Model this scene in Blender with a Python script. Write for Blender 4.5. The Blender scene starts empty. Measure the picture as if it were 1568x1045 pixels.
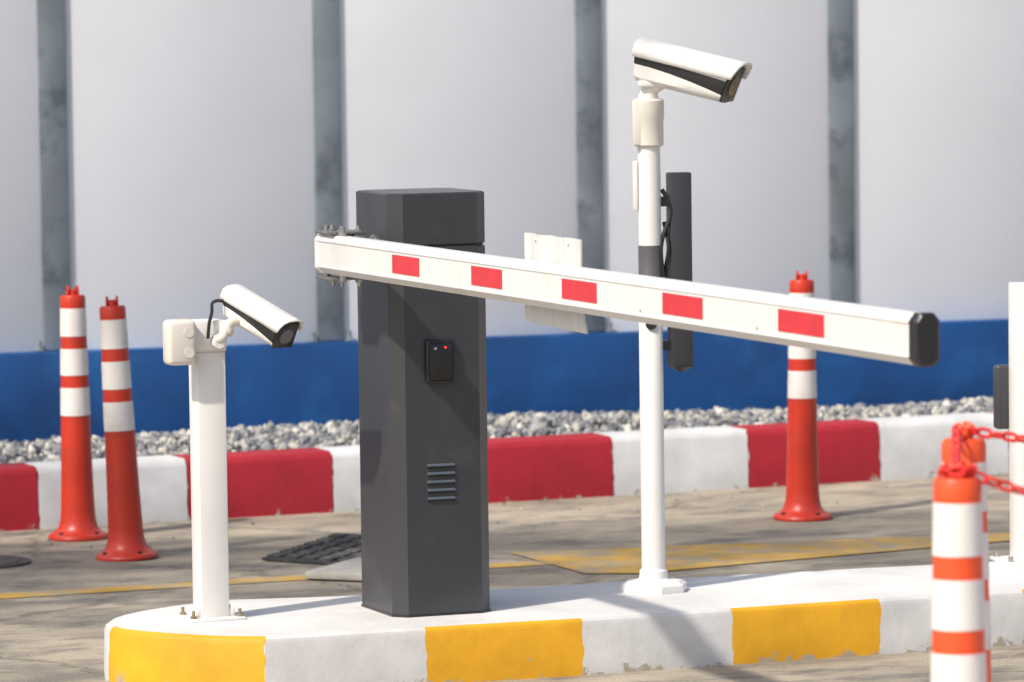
import bpy, bmesh, math, random
from mathutils import Matrix, Vector, Euler
random.seed(7)
D=bpy.data; S=bpy.context.scene
R=math.radians

# ------------------------------------------------------------------ materials
def nt(m): return m.node_tree.nodes, m.node_tree.links
def mat(name,col,rough=0.5,var=0.08,scale=8.0,bump=0.0,bscale=60.0,metal=0.0,dirt=None,dscale=5.0,dlo=0.58,dhi=0.72,spec=0.5,stretch=None,coat=0.0):
    m=D.materials.new(name); m.use_nodes=True; N,L=nt(m); b=N['Principled BSDF']
    b.inputs['Roughness'].default_value=rough; b.inputs['Metallic'].default_value=metal
    b.inputs['Specular IOR Level'].default_value=spec; b.inputs['Coat Weight'].default_value=coat
    tc=N.new('ShaderNodeTexCoord'); mp=N.new('ShaderNodeMapping'); L.new(tc.outputs['Object'],mp.inputs[0])
    if stretch: mp.inputs['Scale'].default_value=stretch
    n=N.new('ShaderNodeTexNoise'); n.inputs['Scale'].default_value=scale; n.inputs['Detail'].default_value=3
    L.new(mp.outputs[0],n.inputs['Vector'])
    r=N.new('ShaderNodeValToRGB'); L.new(n.outputs[0],r.inputs[0])
    r.color_ramp.elements[0].position=0.3; r.color_ramp.elements[1].position=0.7
    r.color_ramp.elements[0].color=tuple(c*(1-var) for c in col)+(1,)
    r.color_ramp.elements[1].color=tuple(min(1,c*(1+var)) for c in col)+(1,)
    out=r.outputs[0]
    if dirt:
        n2=N.new('ShaderNodeTexNoise'); n2.inputs['Scale'].default_value=dscale; n2.inputs['Detail'].default_value=5; n2.inputs['Roughness'].default_value=0.65
        L.new(tc.outputs['Object'],n2.inputs['Vector'])
        r2=N.new('ShaderNodeValToRGB'); L.new(n2.outputs[0],r2.inputs[0])
        r2.color_ramp.elements[0].position=dlo; r2.color_ramp.elements[1].position=dhi
        mx=N.new('ShaderNodeMix'); mx.data_type='RGBA'; L.new(r2.outputs[0],mx.inputs[0]); L.new(out,mx.inputs[6]); mx.inputs[7].default_value=tuple(dirt)+(1,)
        out=mx.outputs[2]
    L.new(out,b.inputs['Base Color'])
    if bump>0:
        n3=N.new('ShaderNodeTexNoise'); n3.inputs['Scale'].default_value=bscale; n3.inputs['Detail'].default_value=3
        L.new(tc.outputs['Object'],n3.inputs['Vector'])
        bp=N.new('ShaderNodeBump'); bp.inputs['Strength'].default_value=bump; bp.inputs['Distance'].default_value=0.004
        L.new(n3.outputs[0],bp.inputs['Height']); L.new(bp.outputs[0],b.inputs['Normal'])
    return m

def band_mat(name,colA,colB,src,period,offset,dirt=(0.34,0.31,0.27),chip=.70):
    """two paints alternating along a coordinate, slightly uneven brush edges, few chips"""
    m=D.materials.new(name); m.use_nodes=True; N,L=nt(m); b=N['Principled BSDF']
    tc=N.new('ShaderNodeTexCoord')
    sx=N.new('ShaderNodeSeparateXYZ'); L.new(tc.outputs[src],sx.inputs[0])
    def math_(op,a,bv=None):
        k=N.new('ShaderNodeMath'); k.operation=op
        if isinstance(a,float) : k.inputs[0].default_value=a
        else: L.new(a,k.inputs[0])
        if bv is not None:
            if isinstance(bv,float): k.inputs[1].default_value=bv
            else: L.new(bv,k.inputs[1])
        return k.outputs[0]
    ns=N.new('ShaderNodeTexNoise'); ns.inputs['Scale'].default_value=25; ns.inputs['Detail'].default_value=2; L.new(tc.outputs['Object'],ns.inputs['Vector'])
    wob=math_('MULTIPLY',math_('SUBTRACT',ns.outputs[0],0.5),0.05)
    u=math_('ADD',math_('DIVIDE',math_('SUBTRACT',sx.outputs[0],offset),period),wob)
    f=math_('FLOORED_MODULO',math_('FLOOR',u),2.0)
    mx=N.new('ShaderNodeMix'); mx.data_type='RGBA'; L.new(f,mx.inputs[0]); mx.inputs[6].default_value=tuple(colA)+(1,); mx.inputs[7].default_value=tuple(colB)+(1,)
    n1=N.new('ShaderNodeTexNoise'); n1.inputs['Scale'].default_value=6; n1.inputs['Detail'].default_value=5; n1.inputs['Roughness'].default_value=.6; L.new(tc.outputs['Object'],n1.inputs['Vector'])
    r1=N.new('ShaderNodeMapRange'); r1.inputs[1].default_value=0.3; r1.inputs[2].default_value=0.7; r1.inputs[3].default_value=0.80; r1.inputs[4].default_value=1.08; L.new(n1.outputs[0],r1.inputs[0])
    hs=N.new('ShaderNodeHueSaturation'); L.new(mx.outputs[2],hs.inputs['Color']); L.new(r1.outputs[0],hs.inputs['Value'])
    n2=N.new('ShaderNodeTexNoise'); n2.inputs['Scale'].default_value=20; n2.inputs['Detail'].default_value=6; n2.inputs['Roughness'].default_value=0.7; L.new(tc.outputs['Object'],n2.inputs['Vector'])
    so=N.new('ShaderNodeSeparateXYZ'); L.new(tc.outputs['Object'],so.inputs[0])
    low=N.new('ShaderNodeMapRange'); low.inputs[1].default_value=0.0; low.inputs[2].default_value=0.035; low.inputs[3].default_value=0.18; low.inputs[4].default_value=0.0; L.new(so.outputs[2],low.inputs[0])
    s=math_('ADD',n2.outputs[0],low.outputs[0])
    r2=N.new('ShaderNodeValToRGB'); r2.color_ramp.elements[0].position=chip; r2.color_ramp.elements[1].position=chip+.05; L.new(s,r2.inputs[0])
    m2=N.new('ShaderNodeMix'); m2.data_type='RGBA'; L.new(r2.outputs[0],m2.inputs[0]); L.new(hs.outputs[0],m2.inputs[6]); m2.inputs[7].default_value=tuple(dirt)+(1,)
    L.new(m2.outputs[2],b.inputs['Base Color']); b.inputs['Roughness'].default_value=0.6
    bp=N.new('ShaderNodeBump'); bp.inputs['Strength'].default_value=0.35; bp.inputs['Distance'].default_value=0.005
    L.new(n2.outputs[0],bp.inputs['Height']); L.new(bp.outputs[0],b.inputs['Normal'])
    return m

m_white=mat('white_powdercoat',(.75,.73,.695),.36,.03,6,dirt=(.58,.53,.46),dscale=7,dlo=.60,dhi=.85)
m_cream=mat('cream_plastic',(.66,.62,.55),.4,.04,8)
m_cab=mat('charcoal_powdercoat',(.047,.048,.054),.36,.08,5,dirt=(.085,.087,.09),dscale=7,dlo=.55,dhi=.9,metal=.15)
m_cabdark=mat('dark_recess',(.02,.02,.022),.6)
m_vent=mat('vent_louvre',(.07,.085,.115),.45)
m_black=mat('black_plastic',(.018,.018,.02),.3)
m_rubber=mat('black_rubber',(.035,.035,.037),.75,.3,20,bump=.5,bscale=120,dirt=(.16,.15,.13),dscale=12,dlo=.5,dhi=.75)
m_glass=mat('dark_glass',(.01,.01,.012),.08,coat=.5)
m_red=mat('red_reflective_tape',(.58,.03,.04),.45,.10,20)
m_orange=mat('orange_plastic',(.52,.032,.012),.36,.14,7,dirt=(.33,.04,.025),dscale=9,dlo=.5,dhi=.75)
m_orange_n=mat('orange_plastic_clean',(.80,.085,.022),.4,.06,7)
m_chain=mat('red_plastic_chain',(.70,.03,.02),.35,.06)
m_steel=mat('zinc_steel',(.45,.44,.42),.35,.15,30,metal=.9)
m_clampm=mat('clamp_metal',(.22,.22,.22),.4,.2,20,metal=.6)
m_rust=mat('rusty_steel',(.30,.24,.16),.5,.3,60,metal=.5)
m_greyband=mat('grey_painted_band',(.10,.10,.105),.5)
m_clear=mat('milky_sign_board',(.62,.62,.60),.35,.10,10,stretch=(12,1,1))
m_concrete=mat('light_concrete',(.42,.40,.36),.85,.15,15,bump=.4)
m_iron=mat('cast_iron',(.07,.065,.06),.7,.2,30,bump=.3)

m_refl=mat('white_reflective_sheet',(.76,.72,.68),.42,.03,12,dirt=(.58,.5,.45),dscale=14,dlo=.55,dhi=.82)
N,L=nt(m_refl); b=N['Principled BSDF']; vo=N.new('ShaderNodeTexVoronoi'); vo.inputs['Scale'].default_value=230
tc=N.new('ShaderNodeTexCoord'); L.new(tc.outputs['Object'],vo.inputs['Vector']); bp=N.new('ShaderNodeBump'); bp.inputs['Strength'].default_value=.5; bp.inputs['Distance'].default_value=.001
L.new(vo.outputs[0],bp.inputs['Height']); L.new(bp.outputs[0],b.inputs['Normal'])

m_led=D.materials.new('red_indicator_led'); m_led.use_nodes=True; b=m_led.node_tree.nodes['Principled BSDF']
b.inputs['Base Color'].default_value=(.8,.02,.02,1); b.inputs['Emission Color'].default_value=(1,.03,.03,1); b.inputs['Emission Strength'].default_value=2.0

# ------------------------------------------------------------------ mesh helpers
def empty(name,loc=(0,0,0),rz=0):
    o=D.objects.new(name,None); S.collection.objects.link(o); o.location=loc; o.rotation_euler=(0,0,rz); o.empty_display_size=.1; return o
def obj(name,bm,mats,parent=None,loc=(0,0,0),rot=(0,0,0),smooth=True,angle=35):
    me=D.meshes.new(name); bm.normal_update(); bm.to_mesh(me); bm.free()
    for m in (mats if isinstance(mats,(list,tuple)) else [mats]): me.materials.append(m)
    o=D.objects.new(name,me); S.collection.objects.link(o); o.location=loc; o.rotation_euler=rot
    if parent: o.parent=parent
    if smooth:
        me.polygons.foreach_set('use_smooth',[True]*len(me.polygons))
        try: me.set_sharp_from_angle(angle=R(angle))
        except Exception: pass
    return o
def addbox(bm,x0,x1,y0,y1,z0,z1,bev=0.0,seg=2,mi=0):
    t=bmesh.new(); bmesh.ops.create_cube(t,size=1)
    for v in t.verts: v.co=Vector(((x0+x1)/2+v.co.x*(x1-x0),(y0+y1)/2+v.co.y*(y1-y0),(z0+z1)/2+v.co.z*(z1-z0)))
    if bev>0: bmesh.ops.bevel(t,geom=list(t.edges),offset=bev,segments=seg,affect='EDGES',profile=.5)
    merge(bm,t,Matrix.Identity(4),mi)
def merge(bm,t,M,mi=0):
    vm={}
    for v in t.verts: vm[v]=bm.verts.new(M@v.co)
    for f in t.faces:
        try:
            nf=bm.faces.new([vm[v] for v in f.verts]); nf.material_index=mi
        except ValueError: pass
    t.free()
def addcyl(bm,p0,p1,r0,r1=None,seg=24,mi=0,bev=0):
    r1=r0 if r1 is None else r1
    p0=Vector(p0);p1=Vector(p1); d=p1-p0; q=d.to_track_quat('Z','Y').to_matrix().to_4x4(); q.translation=p0
    Lh=d.length
    if bev>0: prof=[(r0-bev,0),(r0,bev),(r1,Lh-bev),(r1-bev,Lh)]
    else: prof=[(r0,0),(r1,Lh)]
    lathe(bm,prof,seg,q,[mi]*len(prof))
def lathe(bm,prof,seg=32,M=Matrix.Identity(4),mis=None,cap=True,capmi=None):
    rings=[]
    for r,z in prof:
        rings.append([bm.verts.new(M@Vector((r*math.cos(2*math.pi*i/seg),r*math.sin(2*math.pi*i/seg),z))) for i in range(seg)])
    for k in range(len(rings)-1):
        for i in range(seg):
            f=bm.faces.new((rings[k][i],rings[k][(i+1)%seg],rings[k+1][(i+1)%seg],rings[k+1][i]))
            if mis: f.material_index=mis[k]
    if cap:
        f=bm.faces.new(rings[-1]); f.material_index=mis[-1] if mis else 0
        f=bm.faces.new(list(reversed(rings[0]))); f.material_index=mis[0] if mis else 0
def extr(bm,pts,axis_from,axis_to,mapf,mi=0,capmi=None):
    a=[bm.verts.new(mapf(p,axis_from)) for p in pts]; c=[bm.verts.new(mapf(p,axis_to)) for p in pts]; n=len(pts)
    for i in range(n):
        f=bm.faces.new((a[i],a[(i+1)%n],c[(i+1)%n],c[i])); f.material_index=mi
    f=bm.faces.new(list(reversed(a))); f.material_index=mi if capmi is None else capmi
    f=bm.faces.new(c); f.material_index=mi if capmi is None else capmi
def fixn(bm): bmesh.ops.recalc_face_normals(bm,faces=list(bm.faces))
def tube(bm,pts,r,seg=8,closed=False,mi=0):
    pts=[Vector(p) for p in pts]; n=len(pts); rings=[]; prev=None
    rs=r if isinstance(r,(list,tuple)) else [r]*n
    for i,p in enumerate(pts):
        a=pts[(i-1)%n] if (closed or i>0) else p; c=pts[(i+1)%n] if (closed or i<n-1) else p
        t=(c-a).normalized()
        if prev is None:
            u=t.orthogonal().normalized()
        else:
            u=(prev-t*prev.dot(t)).normalized()
        prev=u; w=t.cross(u)
        rings.append([bm.verts.new(p+rs[i]*(math.cos(2*math.pi*k/seg)*u+math.sin(2*math.pi*k/seg)*w)) for k in range(seg)])
    m=n if closed else n-1
    for i in range(m):
        A=rings[i];B=rings[(i+1)%n]
        for k in range(seg):
            f=bm.faces.new((A[k],A[(k+1)%seg],B[(k+1)%seg],B[k])); f.material_index=mi
    if not closed:
        bm.faces.new(list(reversed(rings[0]))); bm.faces.new(rings[-1])
def spline(ps,n=8):
    ps=[Vector(p) for p in ps]; out=[]
    P=[ps[0]]+ps+[ps[-1]]
    for i in range(1,len(P)-2):
        for k in range(n):
            t=k/n; a,b_,c,d=P[i-1],P[i],P[i+1],P[i+2]
            out.append(.5*((2*b_)+(c-a)*t+(2*a-5*b_+4*c-d)*t*t+(3*b_-a-3*c+d)*t**3))
    out.append(ps[-1]); return out

# ------------------------------------------------------------------ ground
def ground_mat():
    m=D.materials.new('worn_concrete_road'); m.use_nodes=True; N,L=nt(m); b=N['Principled BSDF']; b.inputs['Roughness'].default_value=.85
    tc=N.new('ShaderNodeTexCoord')
    rot=N.new('ShaderNodeMapping'); rot.inputs['Rotation'].default_value=(0,0,R(-22)); L.new(tc.outputs['Object'],rot.inputs[0])
    mp=N.new('ShaderNodeMapping'); mp.inputs['Scale'].default_value=(1,1.8,1); L.new(rot.outputs[0],mp.inputs[0])
    n=N.new('ShaderNodeTexNoise'); n.inputs['Scale'].default_value=1.3; n.inputs['Detail'].default_value=7; n.inputs['Roughness'].default_value=.6; L.new(mp.outputs[0],n.inputs['Vector'])
    r=N.new('ShaderNodeValToRGB'); L.new(n.outputs[0],r.inputs[0]); e=r.color_ramp.elements
    e[0].position=.33; e[0].color=(.23,.20,.155,1); e[1].position=.68; e[1].color=(.46,.395,.30,1)
    k=e.new(.5); k.color=(.34,.295,.225,1)
    n2=N.new('ShaderNodeTexNoise'); n2.inputs['Scale'].default_value=3.6; n2.inputs['Detail'].default_value=7; n2.inputs['Roughness'].default_value=.72; L.new(mp.outputs[0],n2.inputs['Vector'])
    r2=N.new('ShaderNodeValToRGB'); L.new(n2.outputs[0],r2.inputs[0]); r2.color_ramp.elements[0].position=.47; r2.color_ramp.elements[1].position=.63
    mx=N.new('ShaderNodeMix'); mx.data_type='RGBA'; L.new(r2.outputs[0],mx.inputs[0]); L.new(r.outputs[0],mx.inputs[6]); mx.inputs[7].default_value=(.175,.158,.135,1)
    n3=N.new('ShaderNodeTexNoise'); n3.inputs['Scale'].default_value=200; n3.inputs['Detail'].default_value=1; L.new(tc.outputs['Object'],n3.inputs['Vector'])
    mr=N.new('ShaderNodeMapRange'); mr.inputs[1].default_value=.3; mr.inputs[2].default_value=.7; mr.inputs[3].default_value=.78; mr.inputs[4].default_value=1.17; L.new(n3.outputs[0],mr.inputs[0])
    hs=N.new('ShaderNodeHueSaturation'); L.new(mx.outputs[2],hs.inputs['Color']); L.new(mr.outputs[0],hs.inputs['Value'])
    vo=N.new('ShaderNodeTexVoronoi'); vo.feature='DISTANCE_TO_EDGE'; vo.inputs['Scale'].default_value=.7
    ad=N.new('ShaderNodeVectorMath'); ad.operation='MULTIPLY_ADD'; L.new(n2.outputs[1],ad.inputs[0]); ad.inputs[1].default_value=(.35,.35,0); L.new(rot.outputs[0],ad.inputs[2]); L.new(ad.outputs[0],vo.inputs['Vector'])
    cr=N.new('ShaderNodeMapRange'); cr.inputs[1].default_value=0; cr.inputs[2].default_value=.012; cr.inputs[3].default_value=.7; cr.inputs[4].default_value=0; L.new(vo.outputs[0],cr.inputs[0])
    m3=N.new('ShaderNodeMix'); m3.data_type='RGBA'; L.new(cr.outputs[0],m3.inputs[0]); L.new(hs.outputs[0],m3.inputs[6]); m3.inputs[7].default_value=(.09,.08,.07,1)
    L.new(m3.outputs[2],b.inputs['Base Color'])
    wv=N.new('ShaderNodeTexWave'); wv.inputs['Scale'].default_value=28; wv.inputs['Distortion'].default_value=1.5; wv.bands_direction='X'; L.new(rot.outputs[0],wv.inputs['Vector'])
    a2=N.new('ShaderNodeMath'); a2.operation='ADD'; L.new(wv.outputs[1],a2.inputs[0]); L.new(n3.outputs[0],a2.inputs[1])
    bp=N.new('ShaderNodeBump'); bp.inputs['Strength'].default_value=.35; bp.inputs['Distance'].default_value=.003; L.new(a2.outputs[0],bp.inputs['Height']); L.new(bp.outputs[0],b.inputs['Normal'])
    return m
bm=bmesh.new(); 
for x in (-300,300):
    for y in (-300,300): bm.verts.new((x,y,0))
bm.verts.ensure_lookup_table(); v=bm.verts; bm.faces.new((v[0],v[2],v[3],v[1]))
obj('ground',bm,ground_mat(),smooth=False)

m_ypaint=mat('yellow_road_paint',(.55,.33,.055),.8,.18,12,bump=.25,bscale=80,dirt=(.33,.275,.19),dscale=7,dlo=.42,dhi=.62)
road=empty('road_marking',(0,0,.002))
def poly(name,pts,m,parent,z=0):
    bm=bmesh.new(); vs=[bm.verts.new((x,y,z)) for x,y in pts]; f=bm.faces.new(vs); f.normal_update()
    if f.normal.z<0: f.normal_flip()
    return obj(name,bm,m,parent,smooth=False)
def yl(x): return 13.40+.41*x
poly('edge_line',[(-9,yl(-9)-.055),(.12,yl(.12)-.055),(.06,yl(.06)+.055),(-9,yl(-9)+.055)],m_ypaint,road)
poly('chevron_wedge',[(-.015,13.675),(1.21,13.945),(1.476,14.03),(8,14.03+2.68),(8,16.5),(1.457,13.83),(1.186,13.67),(.34,13.145),(.19,13.165)],m_ypaint,road,.0015)

bm=bmesh.new(); lathe(bm,[(.15,0),(.15,.006),(.135,.008),(.13,.005),(.12,.005),(.118,.008),(.04,.008)],40)
obj('manhole_cover',bm,m_iron,loc=(-1.52,13.6,.001))

# ---- far red/white kerb
TH=R(23)
m_rw=band_mat('red_white_kerb_paint',(.62,.62,.62),(.36,.010,.022),'Object',.474,0.0,chip=.71)
bm=bmesh.new()
prof=[(0,0),(.006,.165),(.018,.183),(.03,.188),(.16,.188),(.16,0)]
mapf=lambda p,x: Vector((x,p[0],p[1]))
for i in range(-22,24):
    extr(bm,prof,i*.474+.0015,(i+1)*.474-.0015,mapf)
fixn(bm)
obj('red_white_kerb',bm,m_rw,loc=(.316,15.07+.424*.316,0),rot=(0,0,TH))

# ---- blue plinth wall + panels + posts
TW=R(16.2); W0=(0,16.03)
wall=empty('panel_wall',(W0[0],W0[1],0),TW)
m_blue=mat('blue_wall_paint',(.003,.055,.20),.5,.25,3,bump=.25,bscale=40,dirt=(.01,.10,.30),dscale=4,dlo=.5,dhi=.8)
m_wall=mat('white_wall_panel',(.69,.72,.77),.6,.025,1.3,bump=.06,bscale=12,dirt=(.65,.675,.715),dscale=1.6,dlo=.45,dhi=.8)
m_galv=mat('galvanised_post',(.215,.255,.29),.55,.28,5,metal=.2,stretch=(1,1,.6),dirt=(.125,.155,.18),dscale=5,dlo=.5,dhi=.62,bump=.15)
WH=3.3
bm=bmesh.new(); addbox(bm,-14,14,0,.30,0,.45,.006); obj('blue_plinth',bm,m_blue,wall)
px=[-1.522, -.607, .295, 1.19]
posts=[-1.522-.9*k for k in range(1,14)][::-1]+px+[1.19+.9*k for k in range(1,14)]
bm=bmesh.new()
for a,c in zip(posts[:-1],posts[1:]):
    addbox(bm,a+.003,c-.003,.065,.105,.44,WH,.004)
obj('panels',bm,m_wall,wall)
bm=bmesh.new()
for a in posts:
    addbox(bm,a-.045,a+.045,.050,.064,.452,WH+.02,.004)
    for s in (-.062,.062):
        addbox(bm,a+s-.015,a+s+.015,.03,.06,.4515,.458,.001); addcyl(bm,(a+s,.045,.455),(a+s,.045,.485),.007,seg=8)
obj('steel_posts',bm,m_galv,wall)
bm=bmesh.new(); addbox(bm,-14,14,.03,.13,WH+.022,WH+.08,.004); obj('cap_rail',bm,m_galv,wall)

# ---- gravel bed
def gravel_mat():
    m=D.materials.new('crushed_stone'); m.use_nodes=True; N,L=nt(m); b=N['Principled BSDF']; b.inputs['Roughness'].default_value=.8
    g=N.new('ShaderNodeNewGeometry'); r=N.new('ShaderNodeValToRGB'); L.new(g.outputs['Random Per Island'],r.inputs[0]); e=r.color_ramp.elements
    e[0].color=(.09,.095,.11,1); e[1].color=(.62,.60,.57,1)
    for p,c in ((.35,(.20,.21,.225,1)),(.65,(.32,.315,.30,1)),(.88,(.46,.43,.37,1))): k=e.new(p); k.color=c
    L.new(r.outputs[0],b.inputs['Base Color'])
    return m
m_grav=gravel_mat()
bm=bmesh.new()
def ky(x): return 15.07+.424*x
def wy(x): return 16.03+math.tan(TW)*x
xs=[-7+.25*i for i in range(57)]
prev=None
def bedz(x,f): return .135+.035*math.sin(f*math.pi)+.012*math.sin(x*2.3+f*3)+.012
for x in xs:
    row=[]
    for j in range(7):
        f=j/6; y0=ky(x)+.15; y1=max(wy(x)+.01,y0+.05); row.append(bm.verts.new((x,y0+(y1-y0)*f,bedz(x,f)-.01)))
    if prev:
        for j in range(6): bm.faces.new((prev[j],row[j],row[j+1],prev[j+1]))
    prev=row
ico=bmesh.new(); bmesh.ops.create_icosphere(ico,subdivisions=1,radius=1); iv=[v.co.copy() for v in ico.verts]; ifc=[[v.index for v in f.verts] for f in ico.faces]; ico.free()
def stone(bm,x,y,z,s):
    E=Euler((random.uniform(0,6),random.uniform(0,6),random.uniform(0,6))).to_matrix()
    sc=Vector((s*random.uniform(.8,1.4),s*random.uniform(.7,1.1),s*random.uniform(.55,.9)))
    vs=[bm.verts.new(Vector((x,y,z))+E@Vector([c[i]*sc[i]*random.uniform(.75,1.2) for i in range(3)])) for c in iv]
    for fc in ifc: bm.faces.new([vs[i] for i in fc])
cnt=0
while cnt<14000:
    x=random.uniform(-3.0,3.2); f=random.random(); y0=ky(x)+.165; y1=wy(x)-.01
    cnt+=1
    if y1<y0+.05: continue
    y=y0+(y1-y0)*f; s=random.choice((.008,.010,.012,.015,.020))*random.uniform(.8,1.2)
    stone(bm,x,y,bedz(x,f)+random.uniform(-.004,.018),s)
obj('gravel_bed',bm,m_grav,smooth=False)
# a few stray chips on the lane, mostly swept against the kerb
bm=bmesh.new()
for i in range(110):
    x=random.uniform(-2,2.2); d=abs(random.gauss(0,.5)); y=ky(x)-.01-d
    s=random.uniform(.002,.006); stone(bm,x,y,s*.5,s)
obj('loose_gravel',bm,m_grav,smooth=False)

# ---- traffic island
front=[(-.574,10.961),(-.196,11.09),(.165,11.21),(.539,11.365),(.904,11.51),(1.30,11.66),(3.5,12.50),(7.0,13.9)]
left=[(-.66,10.975),(-.735,11.005),(-.81,11.045),(-.87,11.085),(-.925,11.14),(-.957,11.20),(-.968,11.26),(-.962,11.33),(-.94,11.40),(-.895,11.48),(-.83,11.56),(-.76,11.62),(-.697,11.665)]
back=[(-.45,11.705),(-.062,11.80),(.261,11.925),(.676,12.075),(1.061,12.19),(1.6,12.36),(3.5,13.1),(7.0,14.5)]
m_yw=band_mat('yellow_white_kerb_paint',(.61,.60,.59),(.72,.36,.010),'UV',1.0,0.0,dirt=(.36,.31,.24),chip=.67)
m_itop=mat('white_island_paint',(.69,.68,.66),.6,.06,5,bump=.3,bscale=35,dirt=(.50,.485,.46),dscale=2.6,dlo=.44,dhi=.78)
def island(name,ptsu,zt,mside,mtop):
    bm=bmesh.new(); uvl=bm.loops.layers.uv.new('perimeter'); n=len(ptsu)
    P=[Vector((a,b_)) for a,b_,_ in ptsu]
    def inset(i,d):
        a=P[i-1];b_=P[i];c=P[(i+1)%n]; t=((b_-a).normalized()+(c-b_).normalized()).normalized(); return b_+Vector((-t.y,t.x))*d
    lv=[(0,0),(.002,zt-.016),(.006,zt-.006),(.015,zt)]
    rings=[[bm.verts.new((*inset(i,d),z)) for i in range(n)] for d,z in lv]
    for k in range(3):
        for i in range(n):
            j=(i+1)%n; f=bm.faces.new((rings[k][i],rings[k][j],rings[k+1][j],rings[k+1][i]))
            us=[ptsu[i][2],ptsu[j][2],ptsu[j][2],ptsu[i][2]]
            if abs(us[0]-us[1])>5: us=[ptsu[i][2]]*4
            for l,u in zip(f.loops,us): l[uvl].uv=(u,0)
    f=bm.faces.new(rings[-1]); f.material_index=1
    return obj(name,bm,[mside,mtop],angle=25)
ring=[(*front[0],0.0)]
u=0;p=Vector(front[0]); fr=[]
for q in front[1:]:
    q=Vector(q); u+= (q-p).length/.386; fr.append((q.x,q.y,u)); p=q
lf=[];u=0;p=Vector(front[0])
for q in left:
    q=Vector(q); u-=(q-p).length/.455; lf.append((q.x,q.y,u)); p=q
bk=[]
for q in back:
    q=Vector(q); u-=(q-p).length/.40; bk.append((q.x,q.y,u)); p=q
loop=ring+fr+bk[::-1]+lf[::-1]
island('traffic_island',loop,.133,m_yw,m_itop)
Z2=.118
pts=[(.35,7.25),(.55,6.95),(4.5,6.95),(4.5,8.75),(.6,8.75),(.38,8.5)]
lp=[];u=0;p=Vector(pts[0])
for q in pts:
    q=Vector(q);u+=(q-p).length/.386;lp.append((q.x,q.y,u));p=q
island('traffic_island',lp,Z2,m_yw,m_itop)

# ------------------------------------------------------------------ cabinet
TC=R(21); ZI=.133
cab=empty('barrier_gate',(-.279,11.263,ZI),TC)
c=.03;W=.245;Dp=.275
oct_=[(c,0),(W-c,0),(W,c),(W,Dp-c),(W-c,Dp),(c,Dp),(0,Dp-c),(0,c)]
def octs(d,x0=0): return [(x+(d if x<W/2 else -d)*1.0, y+(d if y<Dp/2 else -d)) for x,y in oct_]
def bevprism(bm,pts_f,z0,z1,b=.002):
    lv=[(b,z0),(0,z0+b),(0,z1-b),(b,z1)]
    rings=[[bm.verts.new((x,y,z)) for x,y in pts_f(d)] for d,z in lv]; n=len(rings[0])
    for k in range(3):
        for i in range(n): bm.faces.new((rings[k][i],rings[k][(i+1)%n],rings[k+1][(i+1)%n],rings[k+1][i]))
    bm.faces.new(rings[-1]); bm.faces.new(list(reversed(rings[0])))
bm=bmesh.new(); bevprism(bm,octs,.004,.869); obj('cabinet_body',bm,m_cab,cab,angle=20)
bm=bmesh.new(); bevprism(bm,octs,.8725,.996,.0035); obj('cabinet_lid',bm,m_cab,cab,angle=20)
bm=bmesh.new(); bevprism(bm,lambda d: octs(.004),0,.88,.0); obj('cabinet_inner',bm,m_cabdark,cab)
bm=bmesh.new(); addbox(bm,.079,.150,-.014,.0,.549,.652,.006,3); obj('card_reader',bm,m_black,cab)
bm=bmesh.new(); addbox(bm,.0855,.1435,-.0165,-.012,.556,.645,.004,2); obj('reader_face',bm,m_black,cab)
bm=bmesh.new(); addcyl(bm,(.125,-.0185,.634),(.125,-.016,.634),.0026,seg=12); obj('reader_led',bm,m_led,cab)
bm=bmesh.new(); addcyl(bm,(.100,-.0185,.632),(.100,-.016,.632),.003,seg=12); obj('reader_sensor',bm,m_clear,cab)
bm=bmesh.new()
for k in range(5):
    z=.352-k*.0195
    pr=[(0,0),(-.005,.001),(-.006,.003),(0,.0075)]
    a=[bm.verts.new((.081,y,z+zz)) for y,zz in pr]; d=[bm.verts.new((.150,y,z+zz)) for y,zz in pr]
    for i in range(3): bm.faces.new((a[i],d[i],d[i+1],a[i+1]))
    bm.faces.new(a); bm.faces.new(d[::-1])
fixn(bm); obj('vent_louvres',bm,m_vent,cab,angle=20)
bm=bmesh.new()
for k in range(5):
    z=.352-k*.0195; addbox(bm,.082,.149,-.0012,-.0002,z-.0035,z-.0002)
obj('vent_slots',bm,m_cabdark,cab,smooth=False)
bm=bmesh.new(); bevprism(bm,lambda d: octs(-.002+d),0,.006,.001); obj('base_gasket',bm,m_black,cab)
bm=bmesh.new(); addcyl(bm,(.0,.10,.852),(-.045,.10,.852),.03,seg=28,bev=.002); addcyl(bm,(.001,.10,.852),(-.012,.10,.852),.045,seg=32,bev=.002)
obj('drive_shaft',bm,m_steel,cab)
bm=bmesh.new()
addbox(bm,-.075,-.045,.045,.155,.802,.902,.003)
addbox(bm,-.135,-.045,.045,.155,.9025,.9085,.002)
addbox(bm,-.135,-.045,.045,.155,.7955,.8015,.002)
obj('arm_clamp',bm,m_clampm,cab)
bm=bmesh.new()
for (x,y) in ((-.10,.065),(-.10,.13),(-.06,.06)):
    addcyl(bm,(x,y,.9085),(x,y,.914),.009,seg=6); addcyl(bm,(x,y,.914),(x,y,.922),.005,seg=10)
    addcyl(bm,(x,y,.7955),(x,y,.789),.009,seg=6); addcyl(bm,(x,y,.789),(x,y,.780),.005,seg=10)
obj('clamp_bolts',bm,m_steel,cab)
def to_local(par,co):
    M=Matrix.Translation(par.location)@Euler(par.rotation_euler).to_matrix().to_4x4(); return M.inverted()@Vector(co)
arm=D.objects.new('barrier_arm',None); S.collection.objects.link(arm); arm.parent=cab
arm.location=to_local(cab,(-.462,11.37,.988)); arm.rotation_euler=(0,R(.22),R(-68)-TC)
hw,hh,ch=.046,.0915,.013
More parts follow.
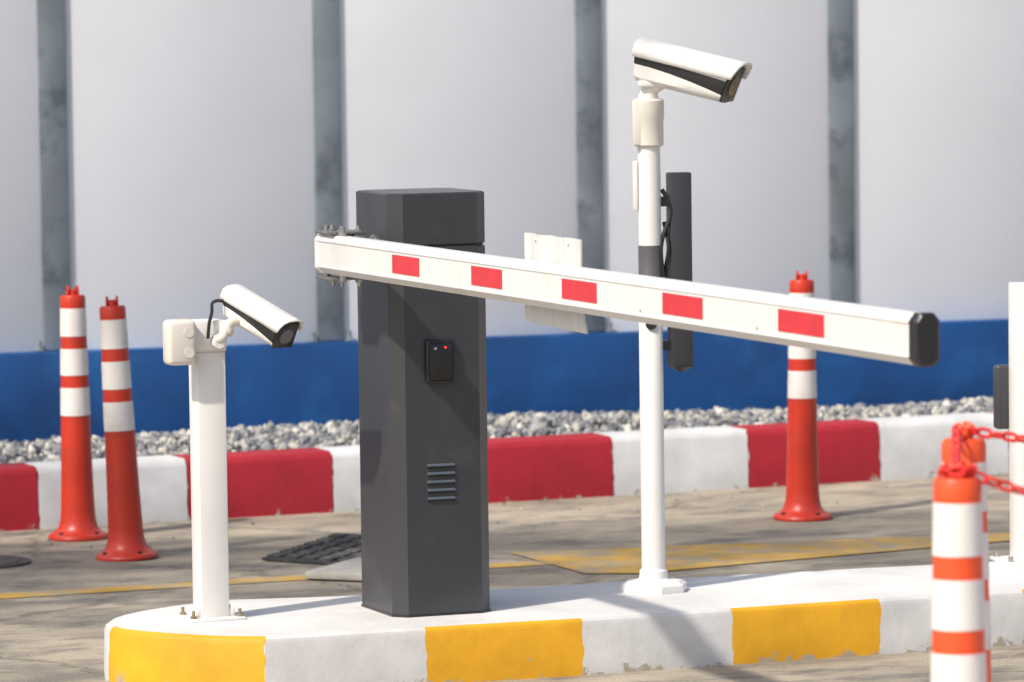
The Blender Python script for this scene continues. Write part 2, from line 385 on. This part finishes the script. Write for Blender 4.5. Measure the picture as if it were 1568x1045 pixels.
sec=[(0,-hh/2+ch),(ch*.8,-hh/2),(hw-ch*.8,-hh/2),(hw,-hh/2+ch),(hw,hh/2-ch),(hw-ch*.8,hh/2),(ch*.8,hh/2),(0,hh/2-ch)]
def sects(d): 
    return [(hw/2+(y-hw/2)*(1-2*d/hw), z*(1-2*d/hh)) for y,z in sec]
m_arm=mat('white_arm_aluminium',(.70,.685,.66),.33,.03,3,dirt=(.60,.55,.47),dscale=6,dlo=.58,dhi=.8,stretch=(.3,1,1))
def armprism(bm,x0,x1,grow=0,b=.002):
    lv=[(b-grow,x0),(-grow,x0+b),(-grow,x1-b),(b-grow,x1)]
    rings=[[bm.verts.new((x,y,z)) for y,z in sects(d)] for d,x in lv]; n=8
    for k in range(3):
        for i in range(n): bm.faces.new((rings[k][i],rings[k+1][i],rings[k+1][(i+1)%n],rings[k][(i+1)%n]))
    bm.faces.new(rings[0]); bm.faces.new(rings[-1][::-1]); fixn(bm)
bm=bmesh.new(); armprism(bm,.03,3.10); obj('arm_boom',bm,m_arm,arm,angle=20)
bm=bmesh.new(); armprism(bm,0,.03,.0015,.004); obj('arm_root_cap',bm,m_white,arm,angle=20)
bm=bmesh.new()
addbox(bm,.0,3.10,-.0018,.002,hh/2-ch-.004,hh/2-ch-.001,.0005); addbox(bm,.0,3.10,-.0018,.002,-hh/2+ch+.001,-hh/2+ch+.004,.0005)
obj('arm_ribs',bm,m_arm,arm)
bm=bmesh.new(); armprism(bm,3.10,3.13,.002,.005); obj('arm_end_cap',bm,m_black,arm,angle=20)
bm=bmesh.new(); addbox(bm,3.1298,3.1312,hw/2-.003,hw/2+.003,-.03,.03,.0005); obj('end_cap_rib',bm,m_black,arm)
bm=bmesh.new()
for a,b_ in ((.52,.689),(1.005,1.182),(1.514,1.697),(2.028,2.219),(2.562,2.758)):
    addbox(bm,a,b_,-.0012,.0005,-.019,.0225); addbox(bm,a,b_,hw-.0005,hw+.0012,-.019,.0225)
obj('red_reflectors',bm,m_red,arm,smooth=False)
bm=bmesh.new()
for x in (.02,.13): 
    addcyl(bm,(x,hw/2,hh/2),(x,hw/2,hh/2+.008),.012,seg=16); addcyl(bm,(x,hw/2,hh/2+.008),(x,hw/2,hh/2+.02),.006,seg=10)
    addcyl(bm,(x,hw/2,-hh/2-.014),(x,hw/2,-hh/2),.008,seg=10)
for x in (1.92,2.47): addcyl(bm,(x,-.0025,-.02),(x,.001,-.02),.002,seg=8)
obj('pivot_bolts',bm,m_steel,arm)
bm=bmesh.new(); rows=[]
nz=9;nx=9
for i in range(nz+1):
    z=.100-.190*i/nz; t=max(0,(-z-.02)/.08)
    rows.append([[bm.verts.new((1.185+.305*j/nx+.020*t*(j/nx)-.012*t*(1-j/nx), hw+.005+th_+.006*t*t+.002*math.sin(j*1.7), z-.006*t*(j/nx)+.001*math.sin(j*2))) for j in range(nx+1)] for th_ in (0,.004)])
for i in range(nz):
    for j in range(nx):
        a=rows[i];c_=rows[i+1]
        bm.faces.new((a[0][j],a[0][j+1],c_[0][j+1],c_[0][j])); bm.faces.new((a[1][j],c_[1][j],c_[1][j+1],a[1][j+1]))
for i in range(nz):
    for j in (0,nx): bm.faces.new((rows[i][0][j],rows[i+1][0][j],rows[i+1][1][j],rows[i][1][j]))
for i in (0,nz):
    for j in range(nx): bm.faces.new((rows[i][0][j],rows[i][0][j+1],rows[i][1][j+1],rows[i][1][j]))
fixn(bm); obj('notice_board',bm,m_clear,arm)
bm=bmesh.new()
for x in (1.25,1.43): addcyl(bm,(x,hw+.005,.088),(x,hw+.001,.088),.003,seg=10)
obj('board_rivets',bm,m_clear,arm)

# ------------------------------------------------------------------ security camera builder (local x forward)
def bullet_camera(parent,loc,yaw,pitch,scale=(1,1,1)):
    h=D.objects.new('camera_head',None); S.collection.objects.link(h); h.parent=parent; h.location=loc; h.rotation_euler=(0,pitch,yaw); h.scale=scale
    sl=.22
    bm=bmesh.new(); stations=[-.145,-.135,-.09,-.03,.03,.08,.115,.135]
    rings=[]
    for si,x in enumerate(stations):
        t=(x+.145)/.28; zb1=.016-.010*t; zb2=-.004-.022*max(0,(t-.15)/.85)**1.5; k=.93 if si==0 else 1.0
        w=.040
        half=[(0,.044),(.020,.043),(.033,.036),(w-.001,.024),(w,zb1),(w,zb2),(w-.004,-.032),(.022,-.043),(0,-.045)]
        ringp=half+[(-y,z) for y,z in half[-2:0:-1]]
        s_=sl*max(0,(x-.03)/.105) if x>.03 else 0
        if si<2: s_=-.18
        rings.append([bm.verts.new((x+z*s_,y*k,z*k)) for y,z in ringp])
    n=len(rings[0])
    for a in range(len(rings)-1):
        for i in range(n):
            f=bm.faces.new((rings[a][i],rings[a][(i+1)%n],rings[a+1][(i+1)%n],rings[a+1][i]))
            f.material_index=1 if i in (4,n-5) else 0
    bm.faces.new(rings[0]); f=bm.faces.new(rings[-1][::-1]); f.material_index=1
    fixn(bm); obj('camera_body',bm,[m_white,m_black],h,angle=40)
    bm=bmesh.new(); prof=[(-.0445,.012),(-.0435,.026),(-.036,.041),(-.021,.0485),(0,.050),(.021,.0485),(.036,.041),(.0435,.026),(.0445,.012)]
    xs=[-.156,-.150,.0,.15,.172]; A=[]
    for xi,x in enumerate(xs):
        row=[]
        for y,z in prof:
            zz=z;xx=x
            if xi==4: xx=x-.022*(1-(z-.01)/.04)
            if xi==0: zz=z*.94
            if xi<2: xx=x+.006*(1-(z-.01)/.04)
            row.append(bm.verts.new((xx,y,zz)))
        A.append(row)
    for a in range(len(A)-1):
        for i in range(len(prof)-1): bm.faces.new((A[a][i],A[a][i+1],A[a+1][i+1],A[a+1][i]))
    fixn(bm); o=obj('sun_hood',bm,m_white,h,angle=40); md=o.modifiers.new('s','SOLIDIFY'); md.thickness=.003; md.offset=1
    T=Matrix.Translation((.135,0,0))@Matrix.Rotation(math.atan(sl),4,'Y')
    def part(nm,fn,m):
        t=bmesh.new(); fn(t); bm=bmesh.new(); merge(bm,t,T); obj(nm,bm,m,h)
    part('front_bezel',lambda t: addbox(t,-.001,.006,-.0385,.0385,-.042,.038,.003),m_black)
    part('lens',lambda t: addcyl(t,(.005,0,-.002),(.0095,0,-.002),.024,seg=32,bev=.001),m_glass)
    part('lens_ring',lambda t: addcyl(t,(.005,0,-.002),(.0075,0,-.002),.031,seg=32),m_black)
    return h

# ------------------------------------------------------------------ tall camera pole
pole=empty('security_camera_pole',(.338,11.72,ZI))
bm=bmesh.new(); lathe(bm,[(.084,0),(.085,.006),(.083,.018),(.070,.026),(.040,.030),(.036,.034)],8,Matrix.Rotation(R(12),4,'Z')); obj('base_flange',bm,m_white,pole,angle=20)
bm=bmesh.new(); lathe(bm,[(.036,.028),(.034,.05),(.0285,.056)],32); obj('base_collar',bm,m_white,pole)
bm=bmesh.new(); prof=[(.029,.03),(.029,.745),(.0287,.7455),(.0287,.844),(.0275,.8445),(.0275,1.09)]
lathe(bm,prof,32,mis=[0,0,1,1,0,0]); obj('pole_tube',bm,[m_white,m_greyband],pole)
bm=bmesh.new(); lathe(bm,[(.031,1.085),(.036,1.088),(.036,1.15),(.038,1.155),(.038,1.195),(.033,1.20)],28); addbox(bm,-.040,-.010,-.03,.03,1.088,1.197,.004)
obj('mount_box',bm,m_cream,pole)
bm=bmesh.new(); tube(bm,spline([(.0,0,1.19),(0,0,1.210),(.008,-.006,1.228),(.028,-.015,1.242)],6),.021,16); lathe(bm,[(.024,1.198),(.024,1.212),(.018,1.216)],24)
addbox(bm,-.026,.055,-.035,.0,1.229,1.245,.005)
obj('mount_neck',bm,m_white,pole)
bullet_camera(pole,(.094,-.045,1.262),R(-26),R(13),(.88,1.02,1.10))
bm=bmesh.new(); addbox(bm,-.040,-.028,-.012,.010,.93,1.05,.003); obj('cable_clip',bm,m_white,pole)
bm=bmesh.new(); tube(bm,spline([(.03,.0,.98),(.052,.0,.93),(.030,-.006,.86),(.026,-.012,.82),(.034,-.006,.76),(.05,.0,.72)],8),.0055,8)
tube(bm,spline([(.035,.01,.90),(.045,-.005,.84),(.038,.0,.78),(.045,.0,.70)],8),.005,8)
obj('cables',bm,m_black,pole)
bm=bmesh.new(); 
t=bmesh.new(); addbox(t,-.028,.028,-.018,.018,0,.475,.004,2)
merge(bm,t,Matrix.Translation((.072,.02,.545))@Matrix.Rotation(R(16),4,'Z'))
lathe(bm,[(.012,.535),(.026,.547)],20,Matrix.Translation((.074,.02,0)))
obj('display_panel',bm,m_cab,pole)
bm=bmesh.new(); 
for z in (.60,.95): addbox(bm,.02,.05,.0,.02,z-.012,z+.012,.002)
addcyl(bm,(.0,-.034,.655),(.0,-.028,.655),.014,seg=16)
obj('panel_brackets',bm,m_black,pole)

# ------------------------------------------------------------------ short camera post
pt=empty('security_camera_post',(-.716,11.30,ZI),R(21))
h=.632
bm=bmesh.new(); addbox(bm,-.035,.035,-.035,.035,.006,h,.004,2); obj('square_tube',bm,m_white,pt)
bm=bmesh.new(); addbox(bm,-.036,.036,-.036,.036,h,h+.004,.001); obj('tube_cap',bm,m_white,pt)
bm=bmesh.new(); addbox(bm,-.068,.068,-.055,.055,0,.008,.002)
for sx in (-1,1):
    for sy in (-1,1): addbox(bm,sx*.035 if sx>0 else -.048,.048 if sx>0 else -.035,sy*.03-.002,sy*.03+.002,.008,.026,.001)
obj('base_plate',bm,m_white,pt)
bm=bmesh.new()
for sx in (-1,1):
    for sy in (-1,1):
        addcyl(bm,(sx*.057,sy*.042,.008),(sx*.057,sy*.042,.014),.008,seg=6); addcyl(bm,(sx*.057,sy*.042,.014),(sx*.057,sy*.042,.026),.004,seg=10)
obj('anchor_bolts',bm,m_rust,pt)
bm=bmesh.new(); addbox(bm,-.116,-.046,-.075,-.020,.606,.712,.012,3); o=obj('junction_box',bm,m_cream,pt)
bm=bmesh.new()
for z in (.635,.683): addcyl(bm,(-.066,-.0765,z),(-.066,-.0745,z),.012,seg=20)
obj('box_plugs',bm,m_cream,pt)
bm=bmesh.new(); addbox(bm,-.047,.036,-.044,.034,.636,.706,.004); addcyl(bm,(.012,-.044,.655),(.012,-.066,.655),.015,seg=20,bev=.002); addcyl(bm,(.026,-.044,.69),(.026,-.054,.69),.008,seg=12); addcyl(bm,(-.02,-.044,.66),(-.02,-.048,.66),.006,seg=12)
obj('mount_bracket',bm,m_white,pt)
bm=bmesh.new(); tube(bm,spline([(.005,-.055,.660),(.020,-.06,.668),(.03,-.055,.685),(.045,-.05,.700),(.075,-.045,.706)],6),.012,14); addcyl(bm,(.03,-.052,.675),(.036,-.05,.688),.017,seg=20)
obj('mount_arm',bm,m_cream,pt)
bm=bmesh.new(); tube(bm,spline([(-.012,-.05,.665),(-.010,-.055,.70),(.000,-.045,.725),(.010,-.02,.745),(.03,-.01,.750),(.06,.0,.742)],8),.0042,8)
obj('camera_cable',bm,m_black,pt)
bullet_camera(pt,(.104,-.085,.709),R(-50)-R(21),R(18),(.76,.76,.83))

p2=empty('sensor_post',(1.315,12.22,ZI),R(12))
bm=bmesh.new(); addbox(bm,-.045,.045,-.045,.045,.006,.71,.004,2); obj('square_tube',bm,m_white,p2)
bm=bmesh.new(); addbox(bm,-.09,.09,-.08,.08,0,.008,.002); obj('base_plate',bm,m_white,p2)
bm=bmesh.new()
for sx in (-1,1):
    for sy in (-1,1): addcyl(bm,(sx*.075,sy*.06,.008),(sx*.075,sy*.06,.022),.007,seg=8)
obj('anchor_bolts',bm,m_steel,p2)
bm=bmesh.new(); addbox(bm,-.075,-.02,.046,.085,.335,.498,.008,3); obj('sensor_box',bm,m_cab,p2)

# ------------------------------------------------------------------ rubber ramp
rp=empty('rubber_kerb_ramp',(-.455,13.64,0),R(-33))
bm=bmesh.new()
pr=[(-.20,.003),(-.20,.010),(.17,.040),(.19,.040),(.19,.003)]
extr(bm,pr,-.18,.18,lambda p,x: Vector((x,p[0],p[1]))); fixn(bm)
sl=math.atan2(.030,.37)
for i in range(6):
    for j in range(6):
        t=bmesh.new(); addbox(t,-.023,.023,-.022,.022,-.002,.006,.002,1)
        yy=-.165+j*.060; zz=.010+(yy+.20)*.030/.37
        merge(bm,t,Matrix.Translation((-.150+i*.060,yy,zz))@Matrix.Rotation(sl,4,'X'))
obj('ramp_block',bm,m_rubber,rp,angle=20)
bm=bmesh.new(); addbox(bm,-.10,.10,-.17,.17,0,.022,.006)
obj('concrete_wedge',bm,m_concrete,rp,loc=(.26,-.33,.0045),rot=(0,0,R(10)))

# ------------------------------------------------------------------ bollards
def bollard(loc,m_or,rz=0,lean=(0,0),ringsize=.012):
    e=empty('flexible_bollard',loc,rz); e.rotation_euler=(lean[0],lean[1],rz)
    bm=bmesh.new(); prof=[]
    def add(r,z): prof.append((r,z))
    add(.088,0);add(.090,.006);add(.087,.013);add(.070,.021);add(.058,.035);add(.0525,.055);add(.050,.085);add(.0465,.20)
    def rr(z): return .0465-(z-.2)*(.0465-.0365)/(.72-.2)
    bands=[(.366,.449),(.485,.564),(.60,.683)]
    for a,b_ in bands:
        add(rr(a)-.0003,a-.0005); add(rr(a)+.0009,a); add(rr(b_)+.0009,b_-.0005); add(rr(b_)-.0003,b_)
    add(.0375,.690);add(.0375,.712);add(.034,.720);add(.014,.722);add(.013,.735);add(.009,.738)
    mis=[0]*len(prof)
    for i,(r,z) in enumerate(prof):
        for a,b_ in bands:
            if abs(z-a)<1e-6: mis[i]=1
    lathe(bm,prof,40,mis=mis); obj('bollard_body',bm,[m_or,m_refl],e,angle=40)
    bm=bmesh.new()
    for ang in (0,R(180)):
        cx=.014*math.cos(ang); cy=.014*math.sin(ang)
        tube(bm,[(cx,cy+ringsize*math.cos(2*math.pi*k/16),.734+ringsize*math.sin(2*math.pi*k/16)) for k in range(16)],.0035,8,True)
    obj('top_rings',bm,m_or,e)
    bm=bmesh.new()
    for k in range(4):
        a=R(35+90*k); addcyl(bm,(.072*math.cos(a),.072*math.sin(a),.016),(.072*math.cos(a),.072*math.sin(a),.024),.007,seg=8)
    obj('base_bolts',bm,m_black,e)
    return e
bollard((-1.288,14.20,.001),m_orange,.3,(0,R(-.3)))
bollard((-1.104,13.685,.001),m_orange,0,(0,R(-2.3)))
bollard((.868,14.474,.001),m_orange,0,(0,R(.3)))
bollard((.687,7.45,Z2),m_orange_n,.4)
bollard((.758,8.10,Z2-.002),m_orange_n,1.0)
bollard((1.50,7.62,Z2),m_orange_n,.2)
bollard((1.58,8.25,Z2),m_orange_n,.2)

# ------------------------------------------------------------------ chain
def chain(name,path,parent,Ll=.031,Ww=.020,r=.0033):
    pts=[Vector(p) for p in path]; bm=bmesh.new(); pitch=Ll-2*r*1.25
    dist=[0]
    for a,c in zip(pts[:-1],pts[1:]): dist.append(dist[-1]+(c-a).length)
    def at(s):
        for i in range(len(dist)-1):
            if s<=dist[i+1]: 
                f=(s-dist[i])/(dist[i+1]-dist[i]+1e-9); return pts[i].lerp(pts[i+1],f)
        return pts[-1]
    n=int(dist[-1]/pitch)
    for k in range(n):
        a=at(k*pitch); c=at((k+1)*pitch); t=(c-a).normalized(); m=(a+c)/2
        up=Vector((0,0,1)) if abs(t.z)<.95 else Vector((1,0,0)); s=t.cross(up).normalized(); w=s.cross(t)
        ang=R(90)*(k%2)+R(30)+random.uniform(-.25,.25); v_=s*math.cos(ang)+w*math.sin(ang)
        link=[]; hl=(Ll-Ww)/2; hr=Ww/2-r
        for i in range(8): 
            q=-math.pi/2+math.pi*i/7; link.append(m+t*(hl+hr*math.cos(q))+v_*hr*math.sin(q))
        for i in range(8):
            q=math.pi/2+math.pi*i/7; link.append(m+t*(-hl+hr*math.cos(q))+v_*hr*math.sin(q))
        tube(bm,link,r,7,True)
    return obj(name,bm,m_chain,parent)
ch=empty('plastic_chain',(0,0,0))
def sag(a,b_,s,n=24): 
    a=Vector(a);b_=Vector(b_); return [a.lerp(b_,i/n)-Vector((0,0,4*s*(i/n)*(1-i/n))) for i in range(n+1)]
za=Z2+.737
chain('chain_rear_span',sag((.760,8.09,za-.002),(1.58,8.25,za),.045),ch)
chain('chain_front_span',sag((.690,7.44,za-.005),(1.50,7.62,za),.085),ch)
chain('chain_cross_span',sag((.745,8.08,za),(.680,7.44,za),.03),ch)
chain('chain_loop',[(.687+.026*math.cos(a),7.45+.026*math.sin(a),za-.006+.004*math.sin(3*a)) for a in [2*math.pi*i/24 for i in range(25)]],ch)

# ------------------------------------------------------------------ roadside tree, left of the view: its crown dapples the lane
TL=(-5.6,11.2)
m_bark=mat('bark',(.12,.09,.06),.9,.3,12,bump=.6,bscale=30)
m_leaf=mat('leaf_green',(.06,.11,.03),.55,.35,3)
tree=empty('broadleaf_tree',(TL[0],TL[1],0))
bm=bmesh.new()
tube(bm,spline([(0,0,0),(.05,0,1.2),(.0,.05,2.4),(.15,-.05,3.5),(.5,-.2,4.4)],6),[.17-.09*i/24 for i in range(25)],12)
rng=random.Random(3)
cen=Vector((-3.05,10.1,4.85)); ldir=Vector((math.cos(R(22)),math.sin(R(22)),0)); ndir=Vector((-ldir.y,ldir.x,0))
clumps=[]
for i in range(30):
    a=rng.uniform(-2.6,1.9); n_=rng.gauss(0,.42); clumps.append(cen+ldir*a+ndir*n_+Vector((0,0,rng.uniform(-.35,.5))))
for i in range(16):
    clumps.append(Vector((TL[0],TL[1],5.0))+Vector((rng.gauss(0,.7),rng.gauss(0,.7),rng.uniform(-.8,1.1))))
for cp in clumps:
    st=Vector((.15,-.05,3.5+rng.random()*.8)); en=cp-Vector((TL[0],TL[1],0)); mid=(st+en)/2+Vector((0,0,.25))
    tube(bm,spline([st,mid,en],5),[.045-.038*i/10 for i in range(11)],6)
obj('trunk_and_limbs',bm,m_bark,tree)
bm=bmesh.new()
for cp in clumps:
    for k in range(80):
        p=cp-Vector((TL[0],TL[1],0))+Vector((rng.gauss(0,.17),rng.gauss(0,.17),rng.gauss(0,.12)))
        E=Euler((rng.uniform(-1,1),rng.uniform(-1,1),rng.uniform(0,6.28))).to_matrix(); s=rng.uniform(.04,.065)
        q=[Vector((-s,0,0)),Vector((0,-s*.45,0)),Vector((s,0,.2*s)),Vector((0,s*.45,0))]
        bm.faces.new([bm.verts.new(p+E@c_) for c_ in q])
obj('foliage',bm,m_leaf,tree,smooth=False)

# ------------------------------------------------------------------ light
el=R(48); sx,sy=-.70,-.714   # horizontal direction towards the sun
w=D.worlds.new('World'); S.world=w; w.use_nodes=True; N=w.node_tree.nodes; L=w.node_tree.links
sk=N.new('ShaderNodeTexSky'); sk.sky_type='NISHITA'; sk.sun_disc=False; sk.sun_elevation=el; sk.sun_rotation=math.atan2(sx,sy); sk.air_density=1.0; sk.dust_density=3.0; sk.ozone_density=1.0
L.new(sk.outputs[0],N['Background'].inputs[0]); N['Background'].inputs[1].default_value=.15
sl=D.lights.new('sun','SUN'); sl.energy=4.5; sl.angle=R(1.5); sl.color=(1,.93,.83); so=D.objects.new('sun',sl); S.collection.objects.link(so)
dv=Vector((sx*math.cos(el),sy*math.cos(el),math.sin(el))); so.rotation_euler=dv.to_track_quat('Z','Y').to_euler(); so.location=(0,0,6)

# ------------------------------------------------------------------ camera
cam=D.cameras.new('camera'); co=D.objects.new('camera',cam); S.collection.objects.link(co)
cam.sensor_width=36; cam.lens=7400/1568*36; cam.clip_end=2000
M=Matrix.Rotation(math.pi/2-math.atan(537.5/7400),4,'X')@Matrix.Rotation(R(-.75),4,'Z'); M.translation=(0,0,1.6); co.matrix_world=M
cam.dof.use_dof=True; cam.dof.focus_distance=10.9; cam.dof.aperture_fstop=6.5
S.camera=co
S.view_settings.view_transform='Standard'; S.view_settings.look='None'; S.view_settings.exposure=0
